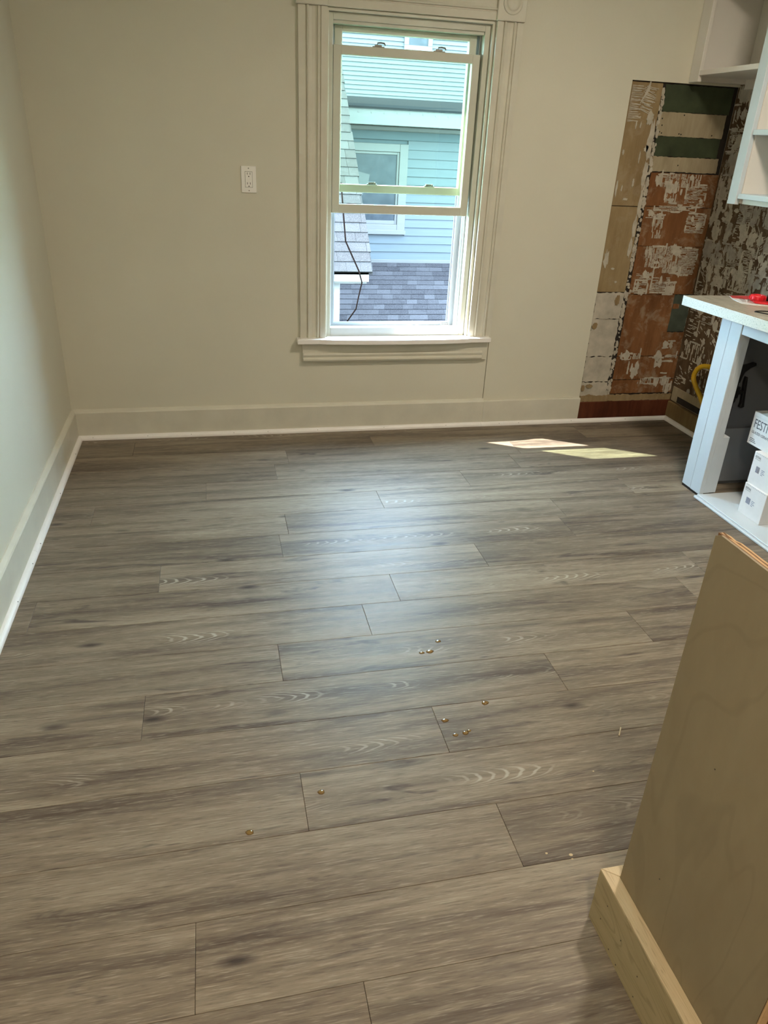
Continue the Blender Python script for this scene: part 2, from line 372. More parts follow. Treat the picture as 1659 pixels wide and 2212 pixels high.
q2 = qround('trim_2', fb, 2.191, W-0.02, 0.02, M['white'], 'white quarter round below the stripped corner')
q3 = qround('trim_3', fl, -1.211, -0.0205, 0.02, M['white'], 'white quarter round on the plain wall ending at the corner')
q4 = qround('trim_4', fl, YB, -1.2125, 0.02, M['white'], 'white quarter round on the plain wall running past the joint')
q5 = qround('trim_5', fr, -1.0, -0.02, 0.018, M['white'], 'white quarter round at the fibreboard beside the range gap')
for q, pts in ((q1, [(0.09, -.0375), (0.36, -.0375), (0.58, -.0375), (0.80, -.0375), (0.98, -.0375), (1.25, -.0375), (1.62, -.0375), (1.98, -.0375)]),
               (q2, [(2.30, -.0375), (2.42, -.0375), (2.75, -.0375), (3.1, -.0375)])):
    for x, y in pts: MB().lathe([(0.0016, 0), (0.0016, -0.002)], (x, -0.0357, 0.0145), 'y', 6).build('nail_hole', M['nail'], q)
for q, ys in ((q3, [-0.25, -0.7, -1.15]), (q4, [-1.3, -1.55, -1.9, -2.2])):
    for y in ys: MB().lathe([(0.0016, 0), (0.0016, 0.002)], (0.0357, y, 0.0145), 'x', 6).build('nail_hole', M['nail'], q)

# ------------------------------------------------------------------ window
win = empty('window_1', (1.675, 0, WZ0), 'white double-hung window with raised lower sash and moulded casing', 'window', kind='structure')
CASE = [(0,0),(0,.018),(.030,.020),(.0325,.015),(.036,.015),(.038,.023),(.042,.025),(.046,.023),(.048,.016),(.060,.0125),(.075,.0135),(.083,.017),(.085,.023),(.089,.025),(.093,.023),(.0955,.015),(.099,.015),(.101,.021),(.1275,.022),(.1275,0)]
MB().prism([(1.161+a, c) for a, c in CASE], lambda a, c, t: (a, -c, t), 0.512, 1.947).build('casing', M['trim'], win)
MB().prism([(2.196-a, c) for a, c in CASE], lambda a, c, t: (a, -c, t), 0.512, 1.947).build('casing', M['trim'], win)
MB().prism([(1.949+a, c) for a, c in CASE], lambda a, c, t: (t, -c, a), 1.291, 2.061).build('head_casing', M['trim'], win)
for x in (1.222, 2.130):
    cb = box('corner_block', M['trim'], x-0.069, x+0.069, -0.030, 0, 1.948, 2.088, win, 0.003)
    MB().lathe([(0.046, -0.029), (0.046, -0.033), (0.042, -0.036), (0.037, -0.034), (0.034, -0.031), (0.031, -0.037), (0.025, -0.041), (0.014, -0.043), (0.0, -0.0435)], (x, 0, 2.018), 'y', 32).build('bullseye', M['trim'], cb, smooth=True)
# stool with a bowed, worn nose
st = MB(); n = 28; prof = []
for i in range(n+1):
    x = 1.142 + (2.190-1.142)*i/n; u = (x-1.675)/0.40
    prof.append((x, -0.055 - 0.026*max(0, 1-u*u)**0.5 + random.uniform(-.0012, .0012)))
st.prism(prof + [(2.190, 0.0), (2.053, 0.0), (2.053, 0.03), (1.298, 0.03), (1.298, 0.0), (1.142, 0.0)], lambda a, c, t: (a, c, t), 0.487, 0.513)
st.build('stool', M['white'], win, 0.003)
box('apron', M['trim'], 1.170, 2.185, -0.020, 0, 0.385, 0.487, win, 0.002)
MB().prism([(-0.019, 0.435), (-0.027, 0.433), (-0.030, 0.425), (-0.027, 0.417), (-0.024, 0.412), (-0.033, 0.405), (-0.034, 0.398), (-0.026, 0.388), (-0.019, 0.386)], lambda a, c, t: (t, a, c), 1.174, 2.155).build('apron_moulding', M['trim'], win)
# wood jamb liner and stops
j = MB(); j.box(WX0, 1.298, -0.004, YO, 0.513, 1.935); j.box(2.053, WX1, -0.004, YO, 0.513, 1.935); j.box(WX0, WX1, -0.004, YO, 1.935, 1.946); j.box(WX0, WX1, 0.03, YO, 0.506, 0.511)
j.build('jamb', M['trim'], win, 0.001)
# vinyl main frame
fr_ = MB(); Y1, Y2 = 0.018, 0.135
fr_.box(1.298, 1.320, Y1, Y2, 0.511, 1.934); fr_.box(2.026, 2.052, Y1, Y2, 0.511, 1.934); fr_.box(1.320, 2.026, Y1, Y2, 1.906, 1.934)
fr_.build('window_frame', M['vinyl'], win, 0.0015)
box('window_sill', M['sillw'], 1.320, 2.026, Y1, 0.058, 0.511, 0.557, win, 0.003)
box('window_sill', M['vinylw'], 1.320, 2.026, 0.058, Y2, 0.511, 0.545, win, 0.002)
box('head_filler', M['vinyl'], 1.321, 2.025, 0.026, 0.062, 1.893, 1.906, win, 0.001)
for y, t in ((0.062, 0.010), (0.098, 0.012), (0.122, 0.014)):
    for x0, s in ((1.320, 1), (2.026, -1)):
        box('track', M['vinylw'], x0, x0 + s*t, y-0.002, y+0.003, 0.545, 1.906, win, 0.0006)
def sash(name, y0, y1, x0, x1, z0, z1, st_, rt, rb, m):
    s = box(name, m, x0, x0+st_, y0, y1, z0, z1, win, 0.002)          # left stile carries the sash
    box('stile', m, x1-st_, x1, y0, y1, z0, z1, s, 0.002)
    box('top_rail', m, x0+st_-.001, x1-st_+.001, y0, y1, z1-rt, z1, s, 0.002)
    box('bottom_rail', m, x0+st_-.001, x1-st_+.001, y0, y1, z0, z0+rb, s, 0.002)
    box('pane', M['glass'], x0+st_-.004, x1-st_+.004, (y0+y1)/2-0.0015, (y0+y1)/2+0.0015, z0+rb-.004, z1-rt+.004, s, 0)
    return s
s1 = sash('lower_sash', 0.030, 0.058, 1.3235, 2.0165, 1.113, 1.815, 0.037, 0.037, 0.041, M['vinyl'])
s2 = sash('upper_sash', 0.066, 0.094, 1.334, 2.006, 1.206, 1.893, 0.036, 0.024, 0.036, M['vinyl'])
for x in (1.531, 1.818):
    lk = MB(); lk.box(x-0.028, x+0.028, 0.034, 0.054, 1.815, 1.819); lk.box(x-0.018, x+0.016, 0.036, 0.052, 1.819, 1.825); lk.build('sash_lock', M['latch'], s1, 0.001)
    MB().tube([(x-0.004, 0.044, 1.824), (x-0.004, 0.044, 1.832), (x+0.012, 0.044, 1.834), (x+0.028, 0.042, 1.832), (x+0.032, 0.040, 1.824)], 0.0035, 6).build('sash_lock_lever', M['latch'], s1)
for x in (1.529, 1.821):
    kp = MB(); kp.box(x-0.026, x+0.026, 0.068, 0.082, 1.242, 1.246); kp.box(x-0.018, x-0.012, 0.068, 0.082, 1.246, 1.254); kp.box(x+0.012, x+0.018, 0.068, 0.082, 1.246, 1.254); kp.box(x-0.018, x+0.018, 0.079, 0.082, 1.246, 1.254)
    kp.build('sash_keeper', M['latch'], s2, 0.0006)
# outer storm frame (open at the bottom) and exterior trim
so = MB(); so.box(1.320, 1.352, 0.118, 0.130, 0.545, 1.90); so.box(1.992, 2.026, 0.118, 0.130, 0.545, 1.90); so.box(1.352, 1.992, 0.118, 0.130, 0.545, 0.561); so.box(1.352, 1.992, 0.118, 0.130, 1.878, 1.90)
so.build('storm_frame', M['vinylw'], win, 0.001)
sg = MB(); sg.box(1.352, 1.3545, 0.121, 0.128, 0.561, 1.878); sg.box(1.9895, 1.992, 0.121, 0.128, 0.561, 1.878); sg.box(1.3545, 1.9895, 0.121, 0.128, 0.561, 0.564)
sg.build('gasket', M['inkb'], win)
xt = MB(); xt.box(1.20, 1.350, 0.16, 0.182, 0.45, 1.99); xt.box(1.996, 2.15, 0.16, 0.182, 0.45, 1.99); xt.box(1.350, 1.996, 0.16, 0.182, 1.879, 1.99); xt.box(1.18, 2.17, 0.14, 0.20, 0.42, 0.50)
xt.build('exterior_trim', M['xwhite'], win, 0.002)
# little catch and a loose strip of tape on the sill
cl = MB(); cl.box(1.945, 1.995, 0.104, 0.112, 0.545, 0.549); cl.box(1.945, 1.951, 0.104, 0.112, 0.549, 0.558); cl.box(1.989, 1.995, 0.104, 0.112, 0.549, 0.558); cl.box(1.951, 1.989, 0.110, 0.112, 0.549, 0.556)
cl.build('catch', M['latch'], win, 0.0005)
MB().tube([(1.755, 0.085, 0.5465), (1.772, 0.092, 0.553), (1.785, 0.10, 0.568), (1.80, 0.104, 0.560), (1.815, 0.100, 0.549)], 0.0045, 6).build('tape_strip', M['paperw'], win)

# ------------------------------------------------------------------ stripped corner of the back wall (pieces belong to wall_back)
def bw(name, m, x0, x1, z0, z1, y=0.006, b=0.002, jag=0.0):
    """thin board on the stripped wall; jag gives torn edges"""
    if not jag: return box(name, m, x0, x1, y, 0.0145, z0, z1, wall_back, b)
    pts = []
    nx = max(2, int((x1-x0)/0.012)); nz = max(2, int((z1-z0)/0.012))
    for i in range(nx): pts.append((x0+(x1-x0)*i/nx, z0+random.uniform(-jag, jag)))
    for i in range(nz): pts.append((x1+random.uniform(-jag, jag), z0+(z1-z0)*i/nz))
    for i in range(nx): pts.append((x1-(x1-x0)*i/nx, z1+random.uniform(-jag, jag)))
    for i in range(nz): pts.append((x0+random.uniform(-jag, jag), z1-(z1-z0)*i/nz))
    return MB().prism(pts, lambda a, c, t: (a, t, c), y, 0.0145).build(name, m, wall_back)
XR = W - 0.002
bw('backing_board', M['dark'], 2.797, XR, 0.0, 1.757, 0.0125, 0)
for z0, z1 in ((1.187, 1.752), (0.745, 1.184)): bw('tan_board', M['tan'], 2.800, 2.972, z0, z1, 0.008)
for z0, z1 in ((0.60, 0.742), (0.385, 0.597), (0.235, 0.382), (0.125, 0.232)): bw('plaster_patch', M['plaster'], 2.800, 2.966, z0, z1, random.uniform(0.004, 0.008), 0, 0.004)
bw('painted_stripe', M['green'], 2.988, 3.372, 1.632, 1.750, 0.0075, 0, 0.002)
bw('painted_stripe', M['cream'], 2.980, 3.362, 1.522, 1.630, 0.0075, 0, 0.0015)
bw('painted_stripe', M['green'], 2.984, 3.356, 1.430, 1.520, 0.0072, 0, 0.0025)
bw('painted_stripe', M['cream'], 2.978, 3.372, 1.358, 1.428, 0.0075, 0, 0.002)
for z0, z1, x1 in ((1.190, 1.352, XR), (0.990, 1.187, XR), (0.735, 0.988, XR), (0.385, 0.732, 3.285), (0.245, 0.381, XR), (0.160, 0.241, XR)):
    bw('hardboard_panel', M['hard'], 2.996, x1, z0, z1, 0.0078, 0, 0.0012)
bw('hardboard_panel', M['hard'], 3.262, XR, 0.385, 0.520, 0.0076, 0, 0.003)
bw('paint_remnant', M['greygreen'], 3.285, XR, 0.525, 0.732, 0.0105, 0, 0.003)
bw('hardboard_panel', M['hard'], 3.288, 3.33, 0.655, 0.68, 0.009, 0, 0.003)
rb = bw('base_board', M['redwood'], 2.800, XR, 0.0, 0.118, -0.012, 0.003)
bw('base_board_cap', M['tan'], 2.800, XR, 0.118, 0.152, -0.006, 0, 0.004)

def blob(cx, cz, rx, rz, n=18, jag=0.35):
    return [(cx + rx*math.cos(2*PI*i/n)*(1+random.uniform(-jag, jag*0.6)), cz + rz*math.sin(2*PI*i/n)*(1+random.uniform(-jag, jag*0.6))) for i in range(n)]
def ridge(mb, fn, a0, c0, ang, ln, wd, h):
    """one torn comb ridge: thin raised bar along ang in the wall plane"""
    ca, sa = math.cos(ang), math.sin(ang); k = max(2, int(ln/0.010)); L = []; R = []
    for i in range(k+1):
        s = ln*i/k; wv = wd*random.uniform(0.55, 1.25)*0.5; o = random.uniform(-.0008, .0008)
        L.append((a0+ca*s-sa*(wv+o), c0+sa*s+ca*(wv+o))); R.append((a0+ca*s+sa*(wv-o), c0+sa*s-ca*(wv-o)))
    mb.prism(L + R[::-1], fn, 0.0, h*random.uniform(0.7, 1.2))
def adhesive(fn, a0, a1, c0, c1, parent, m, cover, mode=None, thick=False):
    """what a pulled-off tile left behind in one square: comb ridges, smears and a rim"""
    mb = MB(); mode = mode or random.choice(['h', 'v', 'v', 'h', 'd', 'blob'])
    wdt, hgt = a1-a0, c1-c0
    if mode in 'hv':
        p = 0.0075; n_ = int((hgt if mode == 'h' else wdt)/p)
        for i in range(n_):
            s = 0.0; full = wdt if mode == 'h' else hgt
            while s < full-0.006:
                ln = min(random.uniform(0.012, 0.05), full-s)
                if random.random() < cover:
                    if mode == 'h': ridge(mb, fn, a0+s, c0+(i+.5)*p, random.uniform(-.05, .05), ln, 0.0046, 0.0028)
                    else: ridge(mb, fn, a0+(i+.5)*p, c0+s, PI/2+random.uniform(-.05, .05), ln, 0.0046, 0.0028)
                s += ln + 0.003
    elif mode == 'd':
        an = random.choice([0.6, -0.6, 0.9, 2.2])
        for i in range(int(26*cover)):
            ridge(mb, fn, random.uniform(a0, a0+wdt*0.8), random.uniform(c0, c0+hgt*0.8), an, random.uniform(0.012, 0.035), 0.0045, 0.0028)
    for i in range(random.randint(1, 3) if mode != 'blob' else 5):
        if random.random() < cover+0.15:
            cx, cz = random.uniform(a0+.01, a1-.01), random.uniform(c0+.01, c1-.01)
            mb.prism(blob(cx, cz, random.uniform(.008, .026), random.uniform(.008, .032), 16), fn, 0, random.uniform(.0018, .003))
    if thick:
        for i in range(random.randint(2, 5)):
            mb.prism(blob(random.uniform(a0, a1), random.uniform(c0, c1), random.uniform(.010, .030), random.uniform(.012, .045), 26, .5), fn, 0, random.uniform(.0012, .0022))
    # rim along joints
    for i in range(int(6*cover)+1):
        if random.random() < 0.5: ridge(mb, fn, random.uniform(a0, a1-.03), random.choice([c0, c1]), random.uniform(-.05, .05), random.uniform(.02, .07), 0.009, 0.003)
        else: ridge(mb, fn, random.choice([a0, a1]), random.uniform(c0, c1-.03), PI/2, random.uniform(.02, .07), 0.009, 0.003)
    if mb.v: return mb.build('adhesive_patch', m, parent)
fB = lambda yy: (lambda a, c, t: (a, yy - t, c))
fR = lambda a, c, t: (W + 0.0005 - t, a, c)
TS = 0.108
# right wall: squares of tile adhesive, thick
zz = 0.165
while zz < 1.72:
    yy = -0.004
    while yy > -1.30:
        if not (zz < 0.75 and yy < -0.72):
            adhesive(fR, yy-TS+.003, yy-.003, zz+.003, min(zz+TS-.003, 1.745), wall_right, random.choice([M['mortar'], M['mortar'], M['mortar2']]), random.uniform(0.45, 0.85) if zz > 0.8 else random.uniform(0.12, 0.42), thick=zz > 0.8)
        yy -= TS
    zz += TS
# back wall hardboard: torn remains concentrated where the photograph shows them
for (x0, x1, z0, z1, cov, mode) in [(3.06, 3.30, 1.285, 1.35, .75, 'v'), (3.03, 3.12, 1.30, 1.345, .6, 'h'), (3.10, 3.19, 1.21, 1.30, .6, 'v'), (3.22, 3.34, 1.19, 1.30, .7, 'h'), (3.05, 3.30, 1.165, 1.20, .8, 'h'),
        (3.01, 3.10, 1.13, 1.175, .55, 'h'), (3.26, 3.37, 1.06, 1.16, .8, 'h'), (3.06, 3.12, 1.03, 1.15, .6, 'v'), (3.05, 3.17, 0.88, 0.99, .9, 'v'), (3.17, 3.26, 0.85, 0.99, .9, 'v'), (3.26, 3.37, 0.84, 0.985, .95, 'h'),
        (3.02, 3.12, 0.81, 0.86, .6, 'h'), (3.02, 3.10, 0.745, 0.80, .75, 'h'), (3.12, 3.23, 0.745, 0.83, .85, 'h'), (3.0, 3.10, 0.735, 0.765, .6, 'h'), (3.20, 3.27, 0.735, 0.80, .7, 'v'),
        (3.02, 3.14, 0.365, 0.40, .7, 'v'), (3.20, 3.38, 0.372, 0.392, .8, 'h'), (3.27, 3.35, 0.43, 0.47, .6, 'blob'), (3.08, 3.16, 0.27, 0.33, .6, 'blob'), (3.25, 3.37, 0.28, 0.35, .7, 'blob'), (3.15, 3.37, 0.215, 0.25, .7, 'v'), (3.34, 3.385, 0.16, 0.21, .7, 'v')]:
    adhesive(fB(0.0078), x0, x1, z0, z1, wall_back, M['mortar'], cov, mode)
# big smears of adhesive / plaster on the tan strip and beside the crack
for (cx, cz, rx, rz) in [(2.955, 1.50, .016, .10), (2.958, 1.34, .014, .07), (2.962, 1.20, .010, .08), (2.955, 1.08, .012, .06), (2.95, .98, .012, .05), (2.93, 1.60, .02, .03), (2.90, 1.30, .006, .02), (2.87, 1.22, .014, .006),
                         (2.91, 1.42, .004, .03), (2.94, 1.46, .012, .018), (2.885, 1.565, .004, .014), (2.86, 1.565, .004, .018), (2.82, .92, .014, .045), (2.87, .87, .01, .006), (2.90, .80, .008, .006), (2.84, 1.27, .004, .016), (2.81, 1.27, .006, .04), (2.815, 1.44, .006, .012)]:
    MB().prism(blob(cx, cz, rx, rz, 22), fB(0.008), 0, 0.003).build('adhesive_smear', M['mortar'], wall_back)
mb = MB()
for i in range(26): ridge(mb, fB(0.008), 2.806+0.0*i, 1.735-i*0.0062, random.uniform(-.1, .12), random.uniform(0.05, 0.075), 0.0036, 0.0022)
for i in range(20): ridge(mb, fB(0.008), 2.862+0.002*i, 1.66+0.003*i, 1.15+0.02*i, random.uniform(.03, .07), 0.0036, 0.0022)
for i in range(18): ridge(mb, fB(0.008), 2.875+random.uniform(-.01, .01), 1.735-i*0.006, random.uniform(-.4, -.1), random.uniform(0.05, 0.07), 0.0036, 0.0022)
mb.build('adhesive_patch', M['mortar'], wall_back)
cr = MB()
for i in range(210):
    z = random.uniform(0.15, 1.73); s = random.uniform(.003, .010)
    cr.prism(blob(2.981+random.uniform(-.009, .009), z, s, s*1.6, 7), fB(0.0125), 0, random.uniform(.003, .009))
crk = cr.build('crack_crumbs', M['plaster'], wall_back); crk['kind'] = 'stuff'
for (a, c, rx, rz) in [(2.93, .70, .016, .03), (2.82, .56, .016, .02), (2.81, .20, .012, .02), (2.86, .145, .03, .014), (2.85, .21, .02, .012)]:
    MB().prism(blob(a, c, rx, rz, 20, .3), fB(0.0035), 0, 0.0016).build('tan_stain', M['tan'], wall_back)
for (x, z) in [(3.0, 1.6), (3.005, 1.57), (2.998, 1.54), (3.01, 1.535), (3.12, 1.62), (3.11, 1.535), (3.122, 1.533), (3.14, 1.39), (3.30, 1.535)]:
    MB().lathe([(0.004, 0), (0.003, -0.0012)], (x, 0.0078, z), 'y', 7).build('nail_hole', M['dark'], wall_back)
# right wall bottom board and dark slot above it
box('fibre_board', M['mdf'], W-0.018, W, -1.0, -0.006, 0.0, 0.112, wall_right, 0.002)
box('pale_strip', M['cream'], W-0.004, W, -0.62, -0.012, 0.118, 0.205, wall_right, 0.002)
box('dark_slot', M['dark'], W-0.0055, W-0.003, -0.33, -0.075, 0.122, 0.158, wall_right, 0.0)

# ------------------------------------------------------------------ outlet
oz, ox = 1.2506, 0.9274
out = empty('wall_outlet', (ox, 0, oz), 'white double electrical outlet on the beige wall beside the window', 'outlet')
MB().prism([(-.035,-.0572),(.035,-.0572),(.035,.0572),(-.035,.0572)], lambda a, c, t: (ox+a*(1 if t > -.003 else .955), t, oz+c*(1 if t > -.003 else .972)), 0.0, -0.006).build('cover_plate', M['plate'], out)
box('recess', M['dark'], ox-.0172, ox+.0172, -.0063, -.004, oz-.0340, oz+.0340, out, 0)
fc = box('receptacle', M['plate'], ox-.0163, ox+.0163, -.0085, -.004, oz-.0330, oz+.0330, out, 0.001)
for dz in (0.0215, -0.0200):
    for dx in (-.0063, .0063): box('slot', M['dark'], ox+dx-.0011, ox+dx+.0011, -.0088, -.008, oz+dz-.001, oz+dz+.008, fc, 0)
    MB().lathe([(0.0025, -.008), (0.0025, -.0088)], (ox, 0, oz+dz-.0085), 'y', 10).build('ground_hole', M['dark'], fc)
for dz in (0.003, -0.0035): box('test_button', M['plate'], ox-.0068, ox+.0068, -.0097, -.008, oz+dz-.0026, oz+dz+.0026, fc, 0.0004)
for dz in (.0475, -.0475): MB().lathe([(0.0028, -.0055), (0.0028, -.0068)], (ox, 0, oz+dz), 'y', 10).build('screw', M['latch'], out)

# ------------------------------------------------------------------ base cabinet with open front, right wall
XF, CB_Y0, CB_Y1 = 2.917, -0.928, -2.35
cab = empty('base_cabinet', (3.15, -1.6, 0), 'white open-front base cabinet with boxes inside, against stripped wall', 'cabinet')
box('corner_stile', M['cabw'], XF, XF+0.020, -0.996, CB_Y0, 0.012, 0.815, cab, 0.002)
box('front_stile', M['cabw'], XF-0.002, XF+0.020, -1.074, -0.9975, 0.012, 0.812, cab, 0.002)
box('stile_return', M['cabw'], XF+0.018, XF+0.050, -1.074, -0.999, 0.018, 0.80, cab, 0.002)
box('stile_block', M['cabw'], XF+0.048, XF+0.085, -1.072, -0.999, 0.018, 0.298, cab, 0.002)
box('front_stile', M['cabw'], XF, XF+0.020, -1.84, -1.765, 0.012, 0.812, cab, 0.002)
box('front_stile', M['cabw'], XF, XF+0.020, CB_Y1, CB_Y1+0.06, 0.012, 0.812, cab, 0.002)
box('top_rail', M['cabw'], XF+0.001, XF+0.020, CB_Y1, -1.0745, 0.768, 0.815, cab, 0.002)
box('side_panel', M['cabshade'], XF+0.020, W-0.02, -0.945, CB_Y0-0.001, 0.0, 0.815, cab, 0.001)
box('side_board', M['cabshade2'], XF+0.085, W-0.03, -0.957, -0.946, 0.018, 0.293, cab, 0.002)
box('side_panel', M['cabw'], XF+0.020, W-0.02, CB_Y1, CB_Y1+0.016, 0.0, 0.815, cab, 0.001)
box('back_panel', M['cabshade'], W-0.028, W-0.021, CB_Y1, -0.946, 0.018, 0.815, cab, 0.001)
box('floor_panel', M['cabw'], XF-0.004, W-0.03, CB_Y1+0.016, -1.076, 0.002, 0.018, cab, 0.002)
box('shoe_moulding', M['cabw'], XF-0.028, XF-0.005, CB_Y1, -1.070, 0.0, 0.012, cab, 0.003)
box('shoe_moulding', M['cabw'], XF-0.016, XF-0.002, CB_Y1, -1.076, 0.0122, 0.0185, cab, 0.002)
box('chipped_foot', M['dark'], XF+0.002, XF+0.018, -1.07, -0.93, 0.0, 0.012, cab, 0)
# worktop (front edge rises slightly towards the room)
wt = empty('worktop', (3.14, -1.5, 0.83), 'speckled laminate worktop with white front edge on the base cabinet', 'worktop')
def ztop(y): return 0.853 + (-0.655 - y) * 0.016
def slab(name, m, x0, x1, y0, y1, d0, d1, par, b=0.0015):
    v = [(x, y, ztop(y)+d) for d in (d0, d1) for x, y in ((x0, y0), (x1, y0), (x1, y1), (x0, y1))]
    q = MB(); q.v = v; q.f = [(0,3,2,1),(4,5,6,7),(0,1,5,4),(1,2,6,5),(2,3,7,6),(3,0,4,7)]
    return q.build(name, m, par, b)
slab('top', M['lam'], 2.8915, W-0.003, CB_Y1-.02, -0.657, -0.018, 0.0, wt)
slab('front_edge', M['edge'], 2.887, 2.909, CB_Y1-.02, -0.655, -0.044, -0.0006, wt, 0.001)
slab('core', M['cabw'], 2.910, W-0.003, CB_Y1-.02, -0.660, -0.042, -0.018, wt, 0)
slab('seam', M['plyedged'], 2.8895, 2.8918, CB_Y1-.02, -0.656, -0.004, 0.0003, wt, 0)

# clamp hanging inside
cp = empty('bar_clamp', (3.09, -0.95, 0.5), 'black plastic bar clamp hanging inside the white base cabinet', 'clamp')
cy = -0.957
MB().prism([(3.03,.595),(3.057,.598),(3.090,.603),(3.122,.612),(3.126,.600),(3.098,.588),(3.076,.570),(3.068,.545),(3.064,.520),(3.045,.520),(3.042,.56)], lambda a, c, t: (a, t, c), cy-.012, cy+.012).build('upper_jaw', M['black'], cp, 0.002)
MB().prism([(3.045,.53),(3.062,.53),(3.060,.36),(3.052,.36)], lambda a, c, t: (a, t, c), cy-.005, cy+.005).build('bar', M['black'], cp)
MB().prism([(3.092,.546),(3.099,.546),(3.104,.520),(3.112,.46),(3.118,.42),(3.122,.403),(3.110,.398),(3.098,.400),(3.101,.42),(3.097,.46),(3.090,.52)], lambda a, c, t: (a, t, c), cy-.010, cy+.010).build('handle', M['black'], cp, 0.002)
MB().prism([(3.045,.50),(3.075,.50),(3.075,.487),(3.095,.482),(3.095,.468),(3.072,.465),(3.072,.448),(3.045,.44)], lambda a, c, t: (a, t, c), cy-.012, cy+.012).build('trigger_body', M['black'], cp, 0.002)
MB().prism([(3.046,.43),(3.066,.44),(3.066,.428),(3.058,.42),(3.058,.41),(3.046,.41)], lambda a, c, t: (a, t, c), cy-.008, cy+.008).build('pad', M['black'], cp, 0.001)

# ---- cartons
def text_mesh(body, size, sx=1.0):
    cu = bpy.data.curves.new('lettering', 'FONT'); cu.body = body; cu.size = size; cu.extrude = 0.0002; cu.resolution_u = 3
    o = bpy.data.objects.new('lettering_tmp', cu); C.objects.link(o)
    bpy.context.view_layer.update(); dg = bpy.context.evaluated_depsgraph_get()
    me = bpy.data.meshes.new_from_object(o.evaluated_get(dg)); bpy.data.objects.remove(o, do_unlink=True); bpy.data.curves.remove(cu)
    for v in me.vertices: v.co.x *= sx
    return me
# letters on a face looking to -x: text x axis runs along -y, text y along z
RX = Matrix(((0, 0, -1), (-1, 0, 0), (0, 1, 0))).to_4x4()
def put_text(body, size, loc, m, parent, sx=1.0, shear=0.0, R=RX):
    me = text_mesh(body, size, sx); me.materials.append(m)
    for v in me.vertices: v.co.x += v.co.y * shear
    o = bpy.data.objects.new('lettering', me); C.objects.link(o)
    o.parent = parent; o.matrix_world = Matrix.Translation(loc) @ R
    o.matrix_parent_inverse = Matrix.Identity(4)
    o.matrix_basis = Matrix.Translation(Vector(loc) - Vector(parent.location)) @ R
    return o
def carton(x, y, z, wd, h, dp, label, top=False):
    c = empty('carton', (x, y, z), label, 'box', 'white tile cartons in the cabinet')
    body = box('carton_body', M['paperw'], x, x+dp, y-wd, y, z, z+h, c, 0.0015)
    # perforated lid line: little dark dashes near upper edge
    zz_ = z+h-0.006 if not top else z+h-0.010
    if not top:
        for i in range(12): box('perforation', M['ink'], x-.0004, x+.001, y-.012-i*.0105-.004, y-.012-i*.0105, zz_, zz_+.0014, body, 0)
    else: box('lid_edge', M['cabw'], x-.0006, x+.001, y-wd+.001, y-.001, z+h-.0185, z+h-.0175, body, 0)
    if top:
        put_text('FESTIVAL', 0.056, (x-.0004, y-.014, z+h-.068), M['ink'], c, 0.70, 0.0)
        put_text('GLAZED CERAMIC', 0.0165, (x-.0004, y-.012, z+h-.094), M['ink'], c, 0.9, 0.1)
        for i in range(3): box('small_print', M['ink'], x-.0004, x+.001, y-.012-(.030, .036, .042)[i], y-.012, z+.026-i*.007, z+.029-i*.007, c, 0)
    else:
        put_text('FESTIVAL', 0.0145, (x-.0004, y-.010, z+h-.026), M['ink'], c, 0.62)
        box('small_print', M['ink'], x-.0004, x+.001, y-.045, y-.010, z+h-.0315, z+h-.0305, c, 0)
        k = y-.032
        for i in range(11):
            wv = random.choice([.0008, .0013, .002]); box('barcode_bar', M['inkb'], x-.0004, x+.001, k-wv, k, z+h*.40, z+h*.40+.028, c, 0); k -= wv+.001
        for i in range(4): box('small_print', M['inkb'], x-.0004, x+.001, y-.066-(.020, .016, .022, .012)[i], y-.066, z+h*.40+.021-i*.007, z+h*.40+.0235-i*.007, c, 0)
        # print on the end that faces the room
        for i in range(4): box('small_print', M['ink'], x+.062, x+.062+(.05, .045, .05, .04)[i], y-wd-.0004, y-wd+.001, z+.036-i*.007, z+.0385-i*.007, c, 0)
    return c
carton(2.985, -1.262, 0.018, 0.145, 0.144, 0.20, 'white tile carton at the bottom of the stack in the cabinet')
carton(2.993, -1.258, 0.162, 0.145, 0.145, 0.20, 'white tile carton with barcode, middle of the stack in the cabinet')
carton(3.022, -1.158, 0.307, 0.150, 0.146, 0.20, 'white tile carton with large lettering on top of the stack', True)

# ---- blister pack, loose wire on worktop
bpk = empty('blister_pack', (3.15, -0.82, ztop(-0.82)), 'red and clear blister pack with a red knob on the worktop', 'package')
zb = ztop(-0.82)+0.0015
MB().prism([(3.105,-.690),(3.068,-.768),(3.045,-.868),(3.075,-.905),(3.30,-1.00),(3.36,-.84),(3.22,-.70)], lambda a, c, t: (a, c, t), zb-0.0015, zb+0.0015).build('backing_card', M['paperw'], bpk)
MB().prism([(3.105,-.694),(3.079,-.752),(3.16,-.80),(3.28,-.965),(3.35,-.84),(3.22,-.704)], lambda a, c, t: (a, c, t), zb+0.0015, zb+0.0024).build('red_print', M['redcard'], bpk)
MB().prism([(3.096,-.775),(3.064,-.842),(3.078,-.852),(3.110,-.785)], lambda a, c, t: (a, c, t), zb+0.0024, zb+0.008).build('clear_edge', M['blister'], bpk)
MB().prism([(3.12,-.80),(3.075,-.86),(3.085,-.885),(3.28,-.955),(3.33,-.85),(3.22,-.76)], lambda a, c, t: (3.2+(a-3.2)*(1 if t < zb+.01 else .86), -.86+(c+.86)*(1 if t < zb+.01 else .82), t), zb+0.0024, zb+0.016).build('blister', M['blister'], bpk, 0.002)
kb = MB().lathe([(0.030, 0.003), (0.034, 0.010), (0.034, 0.024), (0.031, 0.029), (0.022, 0.029), (0.020, 0.023), (0.0, 0.023)], (3.155, -.822, zb), 'z', 20).build('knob', M['red'], bpk)
